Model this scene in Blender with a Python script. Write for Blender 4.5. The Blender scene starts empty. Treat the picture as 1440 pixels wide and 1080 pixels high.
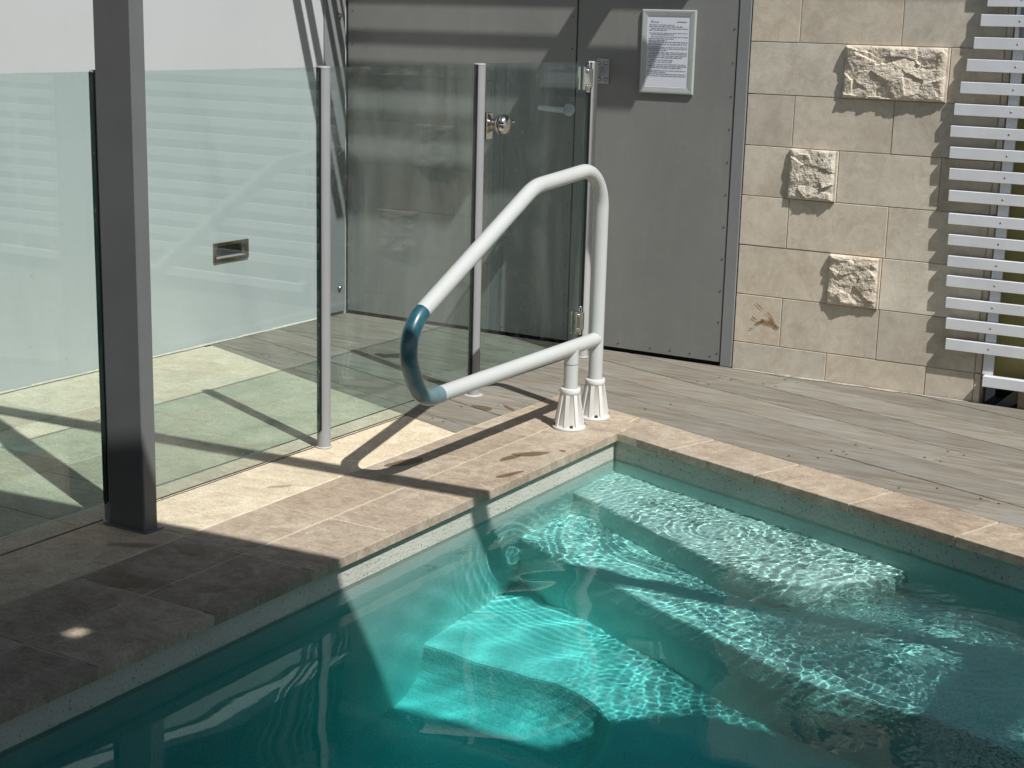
import bpy, bmesh, math, random
import numpy as np
from mathutils import Vector, Matrix
C = bpy.context
SC = C.scene
COL = SC.collection
R = math.radians
rng = random.Random(7)

# ------------------------------------------------------------------ camera
fw = Vector((-0.4972, 0.8377, -0.2258)).normalized()
rt = Vector((0.8567, 0.5152, 0.0252))
rt = (rt - fw * rt.dot(fw)).normalized()
up = rt.cross(fw)
cam_d = bpy.data.cameras.new('camera')
cam = bpy.data.objects.new('camera', cam_d)
COL.objects.link(cam)
cam.matrix_world = Matrix(((rt.x, up.x, -fw.x, 2.309), (rt.y, up.y, -fw.y, -4.584), (rt.z, up.z, -fw.z, 1.340), (0, 0, 0, 1)))
cam_d.sensor_width = 36
cam_d.lens = 36 * 2206.66 / 1440
cam_d.clip_start = 0.05
cam_d.clip_end = 2000
SC.camera = cam

# ------------------------------------------------------------------ light
EL, AZ = 53.3, 24.1
L = Vector((-math.cos(R(AZ)) * math.cos(R(EL)), math.sin(R(AZ)) * math.cos(R(EL)), -math.sin(R(EL))))
world = bpy.data.worlds.new('World')
SC.world = world
world.use_nodes = True
wn = world.node_tree.nodes
sky = wn.new('ShaderNodeTexSky')
sky.sky_type = 'NISHITA'
sky.sun_disc = False
sky.sun_elevation = R(EL)
sky.sun_rotation = math.atan2(-L.x, -L.y)
sky.air_density = 1.0
sky.dust_density = 1.5
sky.ozone_density = 1.0
world.node_tree.links.new(sky.outputs[0], wn['Background'].inputs[0])
wn['Background'].inputs[1].default_value = 0.075
sun_d = bpy.data.lights.new('sun', 'SUN')
sun_d.energy = 5.0
sun_d.angle = R(0.53)
sun_d.color = (1.0, 0.972, 0.925)
sun_d.cycles.is_caustics_light = True
sun = bpy.data.objects.new('sun', sun_d)
COL.objects.link(sun)
sun.location = (6, -4, 9)
sun.rotation_euler = L.to_track_quat('-Z', 'Y').to_euler()
SC.view_settings.view_transform = 'Standard'
SC.view_settings.look = 'None'
SC.view_settings.exposure = 0.07
SC.view_settings.gamma = 1.0
SC.view_settings.use_curve_mapping = False
cy = SC.cycles
cy.use_denoising = True
cy.max_bounces = 14
cy.diffuse_bounces = 4
cy.glossy_bounces = 6
cy.transmission_bounces = 8
cy.transparent_max_bounces = 24
cy.volume_bounces = 0
cy.caustics_reflective = False
cy.caustics_refractive = True
cy.sample_clamp_indirect = 6.0
cy.use_adaptive_sampling = False

# ------------------------------------------------------------------ helpers
TH = 0.327                                    # the skew of the pool's far edge
SKX, SKY = math.cos(TH), -math.sin(TH)        # along the far edge
NX, NY = -math.sin(TH), -math.cos(TH)         # from the far edge into the pool
WX, DY, FX = -2.023, 1.178, -0.664            # rendered wall, panel wall, fence line
WZ = -0.095                                   # water level
WORLD = {}


def sd(s, d):
    return (s * SKX + d * NX, s * SKY + d * NY)


class MB:
    def __init__(self):
        self.v, self.f, self.m, self.s = [], [], [], []

    def add(self, vs, fs, mi=0, smooth=False):
        o = len(self.v)
        self.v += [tuple(p) for p in vs]
        for f in fs:
            self.f.append([i + o for i in f])
            self.m.append(mi)
            self.s.append(smooth)
        return self

    def box(self, x0, x1, y0, y1, z0, z1, mi=0, ch=0.0):
        if ch <= 0:
            vs = [(x, y, z) for z in (z0, z1) for y in (y0, y1) for x in (x0, x1)]
            return self.add(vs, [(0, 2, 3, 1), (4, 5, 7, 6), (0, 1, 5, 4), (2, 6, 7, 3), (0, 4, 6, 2), (1, 3, 7, 5)], mi)
        bm = bmesh.new()
        bmesh.ops.create_cube(bm, size=1)
        for v in bm.verts:
            v.co = Vector(((x0 + x1) / 2 + v.co.x * (x1 - x0), (y0 + y1) / 2 + v.co.y * (y1 - y0), (z0 + z1) / 2 + v.co.z * (z1 - z0)))
        bmesh.ops.bevel(bm, geom=bm.edges[:], offset=ch, segments=1, affect='EDGES')
        bm.verts.index_update()
        self.add([v.co[:] for v in bm.verts], [[v.index for v in f.verts] for f in bm.faces], mi)
        bm.free()
        return self

    def prism(self, poly, z0, z1, mi=0, ch=0.0):
        # poly counter-clockwise, chamfer round the top edge
        n = len(poly)
        cx = sum(p[0] for p in poly) / n
        cy_ = sum(p[1] for p in poly) / n
        rings = [[(x, y, z0) for x, y in poly]]
        if ch > 0:
            rings.append([(x, y, z1 - ch) for x, y in poly])
            ins = []
            for i in range(n):
                a, b, c = Vector(poly[i - 1]), Vector(poly[i]), Vector(poly[(i + 1) % n])
                e1, e2 = (b - a).normalized(), (c - b).normalized()
                n1, n2 = Vector((-e1.y, e1.x)), Vector((-e2.y, e2.x))
                k = n1 + n2
                k = k / max(0.3, k.length_squared / 2) if k.length > 1e-6 else n1
                q = b + k * ch
                ins.append((q.x, q.y, z1))
            rings.append(ins)
        else:
            rings.append([(x, y, z1) for x, y in poly])
        vs = [p for r in rings for p in r]
        fs = [list(range(n))[::-1], [len(vs) - n + i for i in range(n)]]
        for k in range(len(rings) - 1):
            for i in range(n):
                j = (i + 1) % n
                fs.append([k * n + i, k * n + j, (k + 1) * n + j, (k + 1) * n + i])
        return self.add(vs, fs, mi)

    def tube(self, pts, r, n=20, mi=0, caps=True):
        pts = [Vector(p) for p in pts]
        rs = r if isinstance(r, (list, tuple)) else [r] * len(pts)
        t0 = (pts[1] - pts[0]).normalized()
        nrm = t0.orthogonal().normalized()
        vs, fs = [], []
        for i, p in enumerate(pts):
            t = (pts[min(i + 1, len(pts) - 1)] - pts[max(i - 1, 0)]).normalized()
            nrm = (nrm - t * nrm.dot(t)).normalized()
            b = t.cross(nrm)
            for k in range(n):
                a = 2 * math.pi * k / n
                vs.append(p + (nrm * math.cos(a) + b * math.sin(a)) * rs[i])
        for i in range(len(pts) - 1):
            for k in range(n):
                j = (k + 1) % n
                fs.append([i * n + k, i * n + j, (i + 1) * n + j, (i + 1) * n + k])
        self.add(vs, fs, mi, True)
        if caps:
            e = (len(pts) - 1) * n
            self.add(vs[:n], [list(range(n))[::-1]], mi)
            self.add(vs[e:], [list(range(n))], mi)
        return self

    def lathe(self, prof, c, axis='Z', n=24, mi=0, smooth=True):
        vs, fs = [], []
        for r, h in prof:
            for k in range(n):
                a = 2 * math.pi * k / n
                u, w = r * math.cos(a), r * math.sin(a)
                if axis == 'Z':
                    vs.append((c[0] + u, c[1] + w, c[2] + h))
                elif axis == 'Y':
                    vs.append((c[0] + w, c[1] + h, c[2] + u))
                else:
                    vs.append((c[0] + h, c[1] + u, c[2] + w))
        for i in range(len(prof) - 1):
            for k in range(n):
                j = (k + 1) % n
                fs.append([i * n + k, i * n + j, (i + 1) * n + j, (i + 1) * n + k])
        self.add(vs, fs, mi, smooth)
        self.add(vs[:n], [list(range(n))[::-1]], mi)
        self.add(vs[-n:], [list(range(n))], mi)
        return self


def build(name, mb, mats, parent=None, label=None, cat=None, kind=None, group=None):
    if not isinstance(mats, (list, tuple)):
        mats = [mats]
    a = np.array(mb.v, dtype=float)
    ctr = (a.min(0) + a.max(0)) / 2
    if parent is None:
        ctr[2] = a[:, 2].min()
    me = bpy.data.meshes.new(name)
    me.from_pydata((a - ctr).tolist(), [], mb.f)
    me.polygons.foreach_set('material_index', mb.m)
    me.polygons.foreach_set('use_smooth', mb.s)
    for m in mats:
        me.materials.append(m)
    me.update()
    o = bpy.data.objects.new(name, me)
    COL.objects.link(o)
    put(o, ctr, parent)
    tag(o, label, cat, kind, group)
    return o


def put(o, loc, parent=None):
    loc = Vector(loc)
    WORLD[o] = loc
    if parent is not None:
        o.parent = parent
        o.location = loc - WORLD[parent]
    else:
        o.location = loc


def tag(o, label=None, cat=None, kind=None, group=None):
    if label:
        o['label'] = label
    if cat:
        o['category'] = cat
    if kind:
        o['kind'] = kind
    if group:
        o['group'] = group
    return o


def empty(name, loc, label=None, cat=None, kind=None, group=None):
    o = bpy.data.objects.new(name, None)
    o.empty_display_size = 0.1
    COL.objects.link(o)
    put(o, loc)
    return tag(o, label, cat, kind, group)


def copy_part(src, loc, parent):
    o = src.copy()
    COL.objects.link(o)
    put(o, loc, parent)
    return o


def rounded(pts, rad, seg=10):
    pts = [Vector(p) for p in pts]
    out = [pts[0]]
    for i in range(1, len(pts) - 1):
        a, b, c = pts[i - 1], pts[i], pts[i + 1]
        u, w = (a - b).normalized(), (c - b).normalized()
        ang = u.angle(w)
        t = rad[i - 1] / math.tan(ang / 2)
        p0, p1 = b + u * t, b + w * t
        ctr = b + (u + w).normalized() * (rad[i - 1] / math.sin(ang / 2))
        v0, v1 = p0 - ctr, p1 - ctr
        sweep = v0.angle(v1)
        ax = v0.cross(v1).normalized()
        for k in range(seg + 1):
            out.append(ctr + Matrix.Rotation(sweep * k / seg, 3, ax) @ v0)
    out.append(pts[-1])
    return out


def clip_half(poly, a, b, c):
    # keep the side with a*x + b*y <= c
    out = []
    for i in range(len(poly)):
        p, q = poly[i], poly[(i + 1) % len(poly)]
        fp, fq = a * p[0] + b * p[1] - c, a * q[0] + b * q[1] - c
        if fp <= 0:
            out.append(p)
        if (fp < 0 < fq) or (fq < 0 < fp):
            t = fp / (fp - fq)
            out.append((p[0] + (q[0] - p[0]) * t, p[1] + (q[1] - p[1]) * t))
    return out


def area(poly):
    return sum(poly[i - 1][0] * poly[i][1] - poly[i][0] * poly[i - 1][1] for i in range(len(poly))) / 2


def blob(cx, cy_, rx, ry, rot, n, seed):
    g = random.Random(seed)
    ph = [g.uniform(0, 6.28) for _ in range(3)]
    out = []
    for k in range(n):
        a = 2 * math.pi * k / n
        q = 1 + 0.14 * math.sin(2 * a + ph[0]) + 0.09 * math.sin(3 * a + ph[1]) + 0.05 * math.sin(5 * a + ph[2])
        x, y = rx * q * math.cos(a), ry * q * math.sin(a)
        out.append((cx + x * math.cos(rot) - y * math.sin(rot), cy_ + x * math.sin(rot) + y * math.cos(rot)))
    return out


# ------------------------------------------------------------------ materials
class NT:
    def __init__(self, name):
        self.m = bpy.data.materials.new(name)
        self.m.use_nodes = True
        self.t = self.m.node_tree
        self.n, self.l = self.t.nodes, self.t.links
        self.b = self.n['Principled BSDF']
        self.out = self.n['Material Output']

    def node(self, kind, **kw):
        x = self.n.new(kind)
        for k, v in kw.items():
            if k in x.bl_rna.properties:
                setattr(x, k, v)
            else:
                x.inputs[k.replace('_', ' ')].default_value = v
        return x

    def coords(self, scale=(1, 1, 1), rot=(0, 0, 0), rand=True, src='Object'):
        tc = self.node('ShaderNodeTexCoord')
        mp = self.node('ShaderNodeMapping')
        mp.inputs['Scale'].default_value = scale
        mp.inputs['Rotation'].default_value = rot
        if rand:
            oi = self.node('ShaderNodeObjectInfo')
            ml = self.node('ShaderNodeVectorMath', operation='MULTIPLY_ADD')
            cmb = self.node('ShaderNodeCombineXYZ')
            m1 = self.math('MULTIPLY', oi.outputs['Random'], 91.7)
            m2 = self.math('MULTIPLY', oi.outputs['Random'], 37.3)
            self.l.new(m1, cmb.inputs[0])
            self.l.new(m2, cmb.inputs[1])
            ml.inputs[1].default_value = (1, 1, 1)
            self.l.new(tc.outputs[src], ml.inputs[0])
            self.l.new(cmb.outputs[0], ml.inputs[2])
            self.l.new(ml.outputs[0], mp.inputs['Vector'])
        else:
            self.l.new(tc.outputs[src], mp.inputs['Vector'])
        return mp.outputs[0]

    def noise(self, vec, scale, detail=4, rough=0.55, dist=0.0):
        x = self.node('ShaderNodeTexNoise')
        x.inputs['Scale'].default_value = scale
        x.inputs['Detail'].default_value = detail
        x.inputs['Roughness'].default_value = rough
        x.inputs['Distortion'].default_value = dist
        self.l.new(vec, x.inputs['Vector'])
        return x.outputs['Fac']

    def ramp(self, fac, stops):
        x = self.node('ShaderNodeValToRGB')
        e = x.color_ramp.elements
        while len(e) < len(stops):
            e.new(0.5)
        for i, (p, c) in enumerate(stops):
            e[i].position = p
            e[i].color = (c[0], c[1], c[2], 1) if not isinstance(c, (int, float)) else (c, c, c, 1)
        self.l.new(fac, x.inputs['Fac'])
        return x.outputs['Color']

    def mix(self, fac, a, b, mode='MIX'):
        x = self.node('ShaderNodeMix', data_type='RGBA', blend_type=mode)
        for s, v in ((x.inputs[0], fac), (x.inputs[6], a), (x.inputs[7], b)):
            if isinstance(v, (int, float)):
                s.default_value = v
            elif isinstance(v, (tuple, list)):
                s.default_value = (v[0], v[1], v[2], 1)
            else:
                self.l.new(v, s)
        return x.outputs[2]

    def math(self, op, a, b=0.0, clamp=False):
        x = self.node('ShaderNodeMath', operation=op)
        x.use_clamp = clamp
        for s, v in ((x.inputs[0], a), (x.inputs[1], b)):
            if isinstance(v, (int, float)):
                s.default_value = v
            else:
                self.l.new(v, s)
        return x.outputs[0]

    def rand(self):
        return self.node('ShaderNodeObjectInfo').outputs['Random']

    def bump(self, h, strength=0.3, dist=0.002):
        x = self.node('ShaderNodeBump')
        x.inputs['Strength'].default_value = strength
        x.inputs['Distance'].default_value = dist
        self.l.new(h, x.inputs['Height'])
        self.l.new(x.outputs[0], self.b.inputs['Normal'])

    def fin(self, col, rough=0.6, metal=0.0, spec=0.5):
        if isinstance(col, (tuple, list)):
            self.b.inputs['Base Color'].default_value = (col[0], col[1], col[2], 1)
        else:
            self.l.new(col, self.b.inputs['Base Color'])
        if isinstance(rough, (int, float)):
            self.b.inputs['Roughness'].default_value = rough
        else:
            self.l.new(rough, self.b.inputs['Roughness'])
        self.b.inputs['Metallic'].default_value = metal
        self.b.inputs['Specular IOR Level'].default_value = spec
        return self.m


def paint(name, col, rough=0.45, var=0.12, scale=3.0, metal=0.0, spec=0.5, speck=0.0):
    t = NT(name)
    v = t.coords()
    n1 = t.noise(v, scale, 5, 0.6)
    c = t.ramp(n1, [(0.3, [x * (1 - var) for x in col]), (0.7, [min(1, x * (1 + var)) for x in col])])
    if speck:
        n2 = t.noise(v, scale * 30, 3, 0.7)
        c = t.mix(t.math('MULTIPLY', t.math('GREATER_THAN', n2, 0.66), speck), c, [x * 0.35 for x in col])
    t.bump(t.noise(v, 60, 3), 0.08, 0.001)
    r = t.ramp(n1, [(0.3, rough * 0.85), (0.7, min(1, rough * 1.2))])
    return t.fin(c, r, metal, spec)


def render_mat(name, col):
    t = NT(name)
    v = t.coords(rand=False)
    vs = t.coords(scale=(1, 7, 0.6), rand=False)
    big = t.noise(v, 1.4, 5, 0.6)
    run = t.noise(vs, 1.6, 6, 0.7, 0.5)
    grain = t.noise(v, 240, 3, 0.7)
    c = t.ramp(big, [(0.3, [x * 0.97 for x in col]), (0.7, [x * 1.03 for x in col])])
    c = t.mix(t.ramp(run, [(0.55, 0.0), (0.8, 0.16)]), c, [x * 0.72 for x in col])
    c = t.mix(0.35, c, t.ramp(grain, [(0.3, 0.86), (0.7, 1.1)]), 'MULTIPLY')
    t.bump(grain, 0.5, 0.002)
    return t.fin(c, 0.9, 0, 0.2)


def sheet_mat(name, col, rough):
    t = NT(name)
    v = t.coords(rand=False)
    vs = t.coords(scale=(9, 9, 0.7), rand=False)
    big = t.noise(v, 1.6, 5, 0.6, 0.5)
    run = t.noise(vs, 2.0, 6, 0.7, 0.4)
    dust = t.noise(v, 14, 6, 0.7)
    c = t.ramp(big, [(0.3, [x * 0.93 for x in col]), (0.7, [x * 1.07 for x in col])])
    c = t.mix(t.ramp(run, [(0.52, 0.0), (0.75, 0.22)]), c, [x * 1.35 for x in col])
    c = t.mix(t.ramp(dust, [(0.5, 0.0), (0.8, 0.3)]), c, (col[0] * 1.3, col[1] * 1.22, col[2] * 1.08))
    sx = t.node('ShaderNodeSeparateXYZ')
    tc = t.node('ShaderNodeTexCoord')
    t.l.new(tc.outputs['Object'], sx.inputs[0])
    t.bump(t.math('ADD', t.math('MULTIPLY', big, 5.0), t.noise(v, 70, 2)), 0.25, 0.0015)
    return t.fin(c, t.ramp(run, [(0.3, rough), (0.7, min(1, rough * 1.5))]), 0, 0.4)


def paver_mat(name, a, b, dirt, veins=True):
    t = NT(name)
    v = t.coords()
    big = t.noise(v, 4.5, 6, 0.62, 0.6)
    mid = t.noise(v, 17, 6, 0.68, 0.4)
    fine = t.noise(v, 130, 4, 0.7)
    c = t.ramp(big, [(0.32, a), (0.68, b)])
    c = t.mix(t.ramp(mid, [(0.42, 0.0), (0.70, 0.75)]), c, dirt)
    c = t.mix(t.ramp(t.noise(v, 9, 7, 0.7, 1.2), [(0.52, 0.0), (0.64, 0.5)]), c, [min(1, x * 1.22) for x in b])
    if veins:
        st = t.coords(scale=(1.0, 4.0, 1.0))
        sv = t.noise(st, 6, 8, 0.72, 1.6)
        c = t.mix(t.ramp(sv, [(0.50, 0.0), (0.535, 0.38), (0.57, 0.0)]), c, [min(1, x * 1.35) for x in b])
    c = t.mix(0.6, c, t.ramp(fine, [(0.3, 0.6), (0.7, 1.32)]), 'MULTIPLY')
    c = t.mix(t.ramp(t.noise(v, 48, 5, 0.75), [(0.60, 0.0), (0.72, 0.6)]), c, [x * 0.6 for x in a])
    c = t.mix(1.0, c, t.ramp(t.rand(), [(0.0, (0.80, 0.78, 0.76)), (0.3, (0.98, 0.93, 0.88)), (0.6, (1.0, 1.0, 0.98)), (1.0, (1.12, 1.09, 1.04))]), 'MULTIPLY')
    h = t.math('ADD', t.math('MULTIPLY', mid, 0.7), t.math('MULTIPLY', fine, 0.4))
    t.bump(h, 0.45, 0.003)
    return t.fin(c, t.ramp(mid, [(0.3, 0.55), (0.7, 0.85)]), 0, 0.35)


M = {}
M['pave_pink'] = paver_mat('stone_paver_pink', (0.32, 0.262, 0.205), (0.45, 0.388, 0.312), (0.245, 0.188, 0.138))
M['pave_cream'] = paver_mat('stone_paver_cream', (0.55, 0.48, 0.37), (0.64, 0.57, 0.44), (0.42, 0.34, 0.24))
M['pave_court'] = paver_mat('stone_paver_court', (0.54, 0.49, 0.385), (0.61, 0.555, 0.44), (0.46, 0.40, 0.30))


def deck_mat():
    t = NT('weathered_deck_timber')
    v = t.coords(scale=(1, 1, 1), rot=(0, 0, TH))
    g = t.coords(scale=(4.0, 110.0, 4.0), rot=(0, 0, TH))
    g2 = t.coords(scale=(1.2, 16.0, 1.2), rot=(0, 0, TH))
    streak = t.noise(g, 2.2, 6, 0.7, 0.6)
    broad = t.noise(g2, 2.0, 5, 0.65, 1.0)
    patch = t.noise(v, 3.2, 5, 0.6, 0.8)
    c = t.ramp(broad, [(0.28, (0.14, 0.124, 0.098)), (0.5, (0.215, 0.196, 0.16)), (0.74, (0.30, 0.28, 0.238))])
    c = t.mix(t.ramp(patch, [(0.45, 0.0), (0.72, 0.5)]), c, (0.26, 0.262, 0.245))
    c = t.mix(t.ramp(patch, [(0.25, 0.25), (0.45, 0.0)]), c, (0.17, 0.13, 0.095))
    c = t.mix(0.75, c, t.ramp(streak, [(0.25, 0.45), (0.5, 0.95), (0.75, 1.4)]), 'MULTIPLY')
    c = t.mix(1.0, c, t.ramp(t.rand(), [(0.0, 0.88), (1.0, 1.12)]), 'MULTIPLY')
    t.bump(streak, 0.5, 0.003)
    return t.fin(c, 0.85, 0, 0.25)


M['deck'] = deck_mat()


def sandstone(name, k=1.0, rough_face=False):
    t = NT(name)
    v = t.coords()
    big = t.noise(v, 5.0, 6, 0.6, 0.8)
    mid = t.noise(v, 22, 6, 0.7, 0.3)
    fine = t.noise(v, 190, 3, 0.7)
    a, b = (0.435 * k, 0.402 * k, 0.345 * k), (0.585 * k, 0.552 * k, 0.485 * k)
    c = t.ramp(big, [(0.3, a), (0.7, b)])
    c = t.mix(t.ramp(mid, [(0.48, 0.0), (0.74, 0.45)]), c, (0.36 * k, 0.27 * k, 0.18 * k))
    c = t.mix(t.ramp(t.noise(v, 11, 7, 0.72, 2.0), [(0.50, 0.0), (0.60, 0.28), (0.66, 0.05)]), c, (0.70 * k, 0.66 * k, 0.57 * k))
    c = t.mix(0.35, c, t.ramp(fine, [(0.3, 0.75), (0.7, 1.2)]), 'MULTIPLY')
    c = t.mix(1.0, c, t.ramp(t.rand(), [(0.0, (0.80, 0.755, 0.71)), (0.25, (0.93, 0.94, 0.94)), (0.5, (1.0, 0.945, 0.88)), (0.75, (0.90, 0.865, 0.83)), (1.0, (1.1, 1.09, 1.06))]), 'MULTIPLY')
    h = t.math('ADD', t.math('MULTIPLY', mid, 0.5), t.math('MULTIPLY', fine, 0.35))
    t.bump(h, 0.8 if rough_face else 0.25, 0.004 if rough_face else 0.0015)
    return t.fin(c, 0.9, 0, 0.2)


M['stone'] = sandstone('sawn_sandstone', 1.2)
M['rock'] = sandstone('rock_faced_sandstone', 1.36, True)
M['mortar'] = paint('pale_mortar', (0.55, 0.51, 0.43), 0.9, 0.2, 40)
M['render'] = render_mat('white_rendered_wall', (0.475, 0.50, 0.51))
M['door'] = sheet_mat('grey_painted_panel', (0.215, 0.22, 0.212), 0.4)
M['frame'] = paint('grey_frame_paint', (0.22, 0.23, 0.235), 0.4, 0.05, 3)
M['column'] = paint('charcoal_steel_paint', (0.135, 0.142, 0.145), 0.42, 0.08, 4, 0.0, 0.5)
M['alu'] = paint('grey_powder_coat', (0.29, 0.30, 0.31), 0.55, 0.05, 6)
M['lightalu'] = paint('pale_grey_powder_coat', (0.42, 0.43, 0.43), 0.45, 0.05, 6)
M['rail'] = paint('white_rail_enamel', (0.49, 0.51, 0.505), 0.34, 0.03, 5)
M['socket'] = paint('white_socket_plastic', (0.64, 0.64, 0.625), 0.45, 0.05, 14, 0, 0.5)
M['slat'] = paint('white_slat_paint', (0.66, 0.685, 0.72), 0.5, 0.06, 9, 0, 0.4)
M['black'] = paint('black_rubber', (0.012, 0.012, 0.013), 0.55, 0.1, 10)
M['dark'] = paint('dark_gap', (0.02, 0.02, 0.02), 0.9, 0.1, 10)
M['bolt'] = paint('steel_bolt', (0.35, 0.34, 0.32), 0.3, 0.1, 30, 1.0)
M['darkbolt'] = paint('rusty_bolt', (0.06, 0.05, 0.04), 0.6, 0.3, 50)
M['chrome'] = paint('polished_chrome', (0.72, 0.69, 0.64), 0.08, 0.04, 10, 1.0)
M['silver'] = paint('satin_silver_frame', (0.50, 0.53, 0.52), 0.3, 0.04, 10, 0.25)
M['paper'] = paint('white_paper', (0.70, 0.72, 0.80), 0.8, 0.03, 6)
M['ink'] = paint('printed_ink', (0.27, 0.29, 0.34), 0.8, 0.3, 20)
M['brass'] = paint('aged_brass', (0.16, 0.115, 0.045), 0.35, 0.3, 25, 0.8)
M['lampglass'] = paint('dark_lamp_glass', (0.01, 0.02, 0.022), 0.05, 0.1, 10)
M['cap'] = paint('white_reflector_paint', (0.84, 0.85, 0.85), 0.4, 0.03, 5)  # for the added sun-catching wedge on the left wall
M['olive'] = paint('olive_yellow_render', (0.42, 0.385, 0.16), 0.85, 0.1, 3)
M['timber'] = paint('rough_timber', (0.30, 0.24, 0.16), 0.85, 0.35, 14)
M['greybeam'] = paint('grey_bearer_paint', (0.10, 0.105, 0.11), 0.7, 0.2, 8)
M['sheet'] = paint('roof_sheet_paint', (0.22, 0.22, 0.22), 0.6, 0.05, 2)
M['grout'] = paint('pale_grout', (0.55, 0.49, 0.38), 0.95, 0.15, 50)
M['bed'] = paint('dark_bedding', (0.06, 0.05, 0.04), 0.95, 0.2, 20)
M['ground'] = paint('trodden_ground', (0.22, 0.19, 0.14), 0.95, 0.25, 0.7)
M['screw'] = paint('screw_head', (0.05, 0.04, 0.035), 0.6, 0.2, 50)


def pool_mat(name, lo, hi, pits):
    t = NT(name)
    v = t.coords(rand=False)
    big = t.noise(v, 4, 5, 0.6)
    fine = t.noise(v, 260, 3, 0.75)
    vor = t.node('ShaderNodeTexVoronoi', feature='F1')
    vor.inputs['Scale'].default_value = 95
    t.l.new(v, vor.inputs['Vector'])
    c = t.ramp(big, [(0.3, lo), (0.7, hi)])
    c = t.mix(0.55, c, t.ramp(fine, [(0.3, 0.62), (0.7, 1.28)]), 'MULTIPLY')
    pit = t.noise(v, 120, 2, 0.5)
    c = t.mix(t.ramp(pit, [(0.64, 0.0), (0.71, pits)]), c, (0.09, 0.09, 0.07))
    t.bump(t.math('SUBTRACT', vor.outputs['Distance'], t.math('MULTIPLY', t.ramp(pit, [(0.6, 0.0), (0.7, 1.0)]), 1.5 * pits)), 0.4, 0.003)
    return t.fin(c, 0.85, 0, 0.2)


M['poolband'] = pool_mat('pebbled_waterline_band', (0.46, 0.465, 0.41), (0.58, 0.58, 0.52), 0.85)
M['pool'] = pool_mat('aqua_pool_plaster', (0.60, 0.715, 0.66), (0.735, 0.84, 0.785), 0.3)


def glass_mat():
    # clear green-tinted safety glass: straight transmission with a Schlick mirror term
    t = NT('fence_glass')
    t.n.remove(t.b)
    lw = t.node('ShaderNodeLayerWeight')
    lw.inputs['Blend'].default_value = 0.5
    p5 = t.math('POWER', lw.outputs['Facing'], 5.0)
    fac = t.math('ADD', t.math('MULTIPLY', p5, 0.94), 0.06)
    tr = t.node('ShaderNodeBsdfTransparent')
    tr.inputs[0].default_value = (0.855, 0.925, 0.915, 1)
    gl = t.node('ShaderNodeBsdfGlossy')
    gl.inputs['Roughness'].default_value = 0.0
    mx = t.node('ShaderNodeMixShader')
    t.l.new(fac, mx.inputs[0])
    t.l.new(tr.outputs[0], mx.inputs[1])
    t.l.new(gl.outputs[0], mx.inputs[2])
    v = t.coords(scale=(1, 1, 0.35))
    sm = t.noise(v, 3.5, 7, 0.7, 0.8)
    v2 = t.coords()
    sp = t.noise(v2, 75, 2, 0.5)
    dirt = t.math('ADD', t.ramp(sm, [(0.45, 0.0), (0.75, 0.055)]), t.ramp(sp, [(0.69, 0.0), (0.74, 0.10)]))
    df = t.node('ShaderNodeBsdfDiffuse')
    df.inputs[0].default_value = (0.7, 0.72, 0.7, 1)
    m2 = t.node('ShaderNodeMixShader')
    t.l.new(dirt, m2.inputs[0])
    t.l.new(mx.outputs[0], m2.inputs[1])
    t.l.new(df.outputs[0], m2.inputs[2])
    t.l.new(m2.outputs[0], t.out.inputs[0])
    return t.m


M['glass'] = glass_mat()
M['glassedge'] = paint('green_glass_edge', (0.02, 0.06, 0.05), 0.1, 0.1, 10)
M['glassedge_lit'] = paint('bright_glass_edge', (0.35, 0.45, 0.40), 0.15, 0.1, 10)


def water_mats():
    t = NT('pool_water_surface')
    t.n.remove(t.b)
    g = t.node('ShaderNodeBsdfGlass')
    g.inputs['IOR'].default_value = 1.333
    g.inputs['Roughness'].default_value = 0.0
    t.l.new(g.outputs[0], t.out.inputs[0])
    b = NT('pool_water_body')
    b.n.remove(b.b)
    va = b.node('ShaderNodeVolumeAbsorption')
    va.inputs['Color'].default_value = (0.0, 0.94, 0.952, 1)
    va.inputs['Density'].default_value = 1.7
    b.l.new(va.outputs[0], b.out.inputs[1])
    return t.m, b.m


M['water'], M['waterbody'] = water_mats()


def wet_mat(name, col, a):
    t = NT(name)
    v = t.coords()
    n = t.noise(v, 60, 4, 0.6)
    t.fin(t.ramp(n, [(0.3, [x * 0.8 for x in col]), (0.7, [x * 1.2 for x in col])]), 0.5)
    t.l.new(t.ramp(n, [(0.25, a * 0.8), (0.7, min(1, a * 1.15))]), t.b.inputs['Alpha'])
    return t.m


M['wet'] = wet_mat('damp_stain', (0.16, 0.095, 0.042), 0.62)
M['wet2'] = wet_mat('damp_patch_brown', (0.20, 0.145, 0.085), 0.32)
M['rust'] = wet_mat('rust_stain', (0.30, 0.14, 0.035), 0.75)
M['efflor'] = wet_mat('salt_bloom', (0.6, 0.58, 0.5), 0.6)

# ------------------------------------------------------------------ ground, pool shell, steps
PX1, PY0 = 4.6, -3.75          # right end and near end of the pool


def back_y(x):
    return -x * math.tan(TH)


POOL = [(0, PY0), (PX1, PY0), (PX1, back_y(PX1)), (0, 0)]
g = MB()
hole = [(-0.03, PY0 - 0.03), (PX1 + 0.03, PY0 - 0.03), (PX1 + 0.03, back_y(PX1) + 0.04), (-0.03, 0.04)]
far = [(-400, -400), (400, -400), (400, 400), (-400, 400)]
for i in range(4):
    j = (i + 1) % 4
    g.add([(*far[i], -0.075), (*far[j], -0.075), (*hole[j], -0.075), (*hole[i], -0.075)], [(0, 1, 2, 3)])
build('ground', g, M['ground'], kind='structure')

pool = empty('pool', (1.5, -1.8, -1.5), kind='structure')
FLOOR = -1.07


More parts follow.
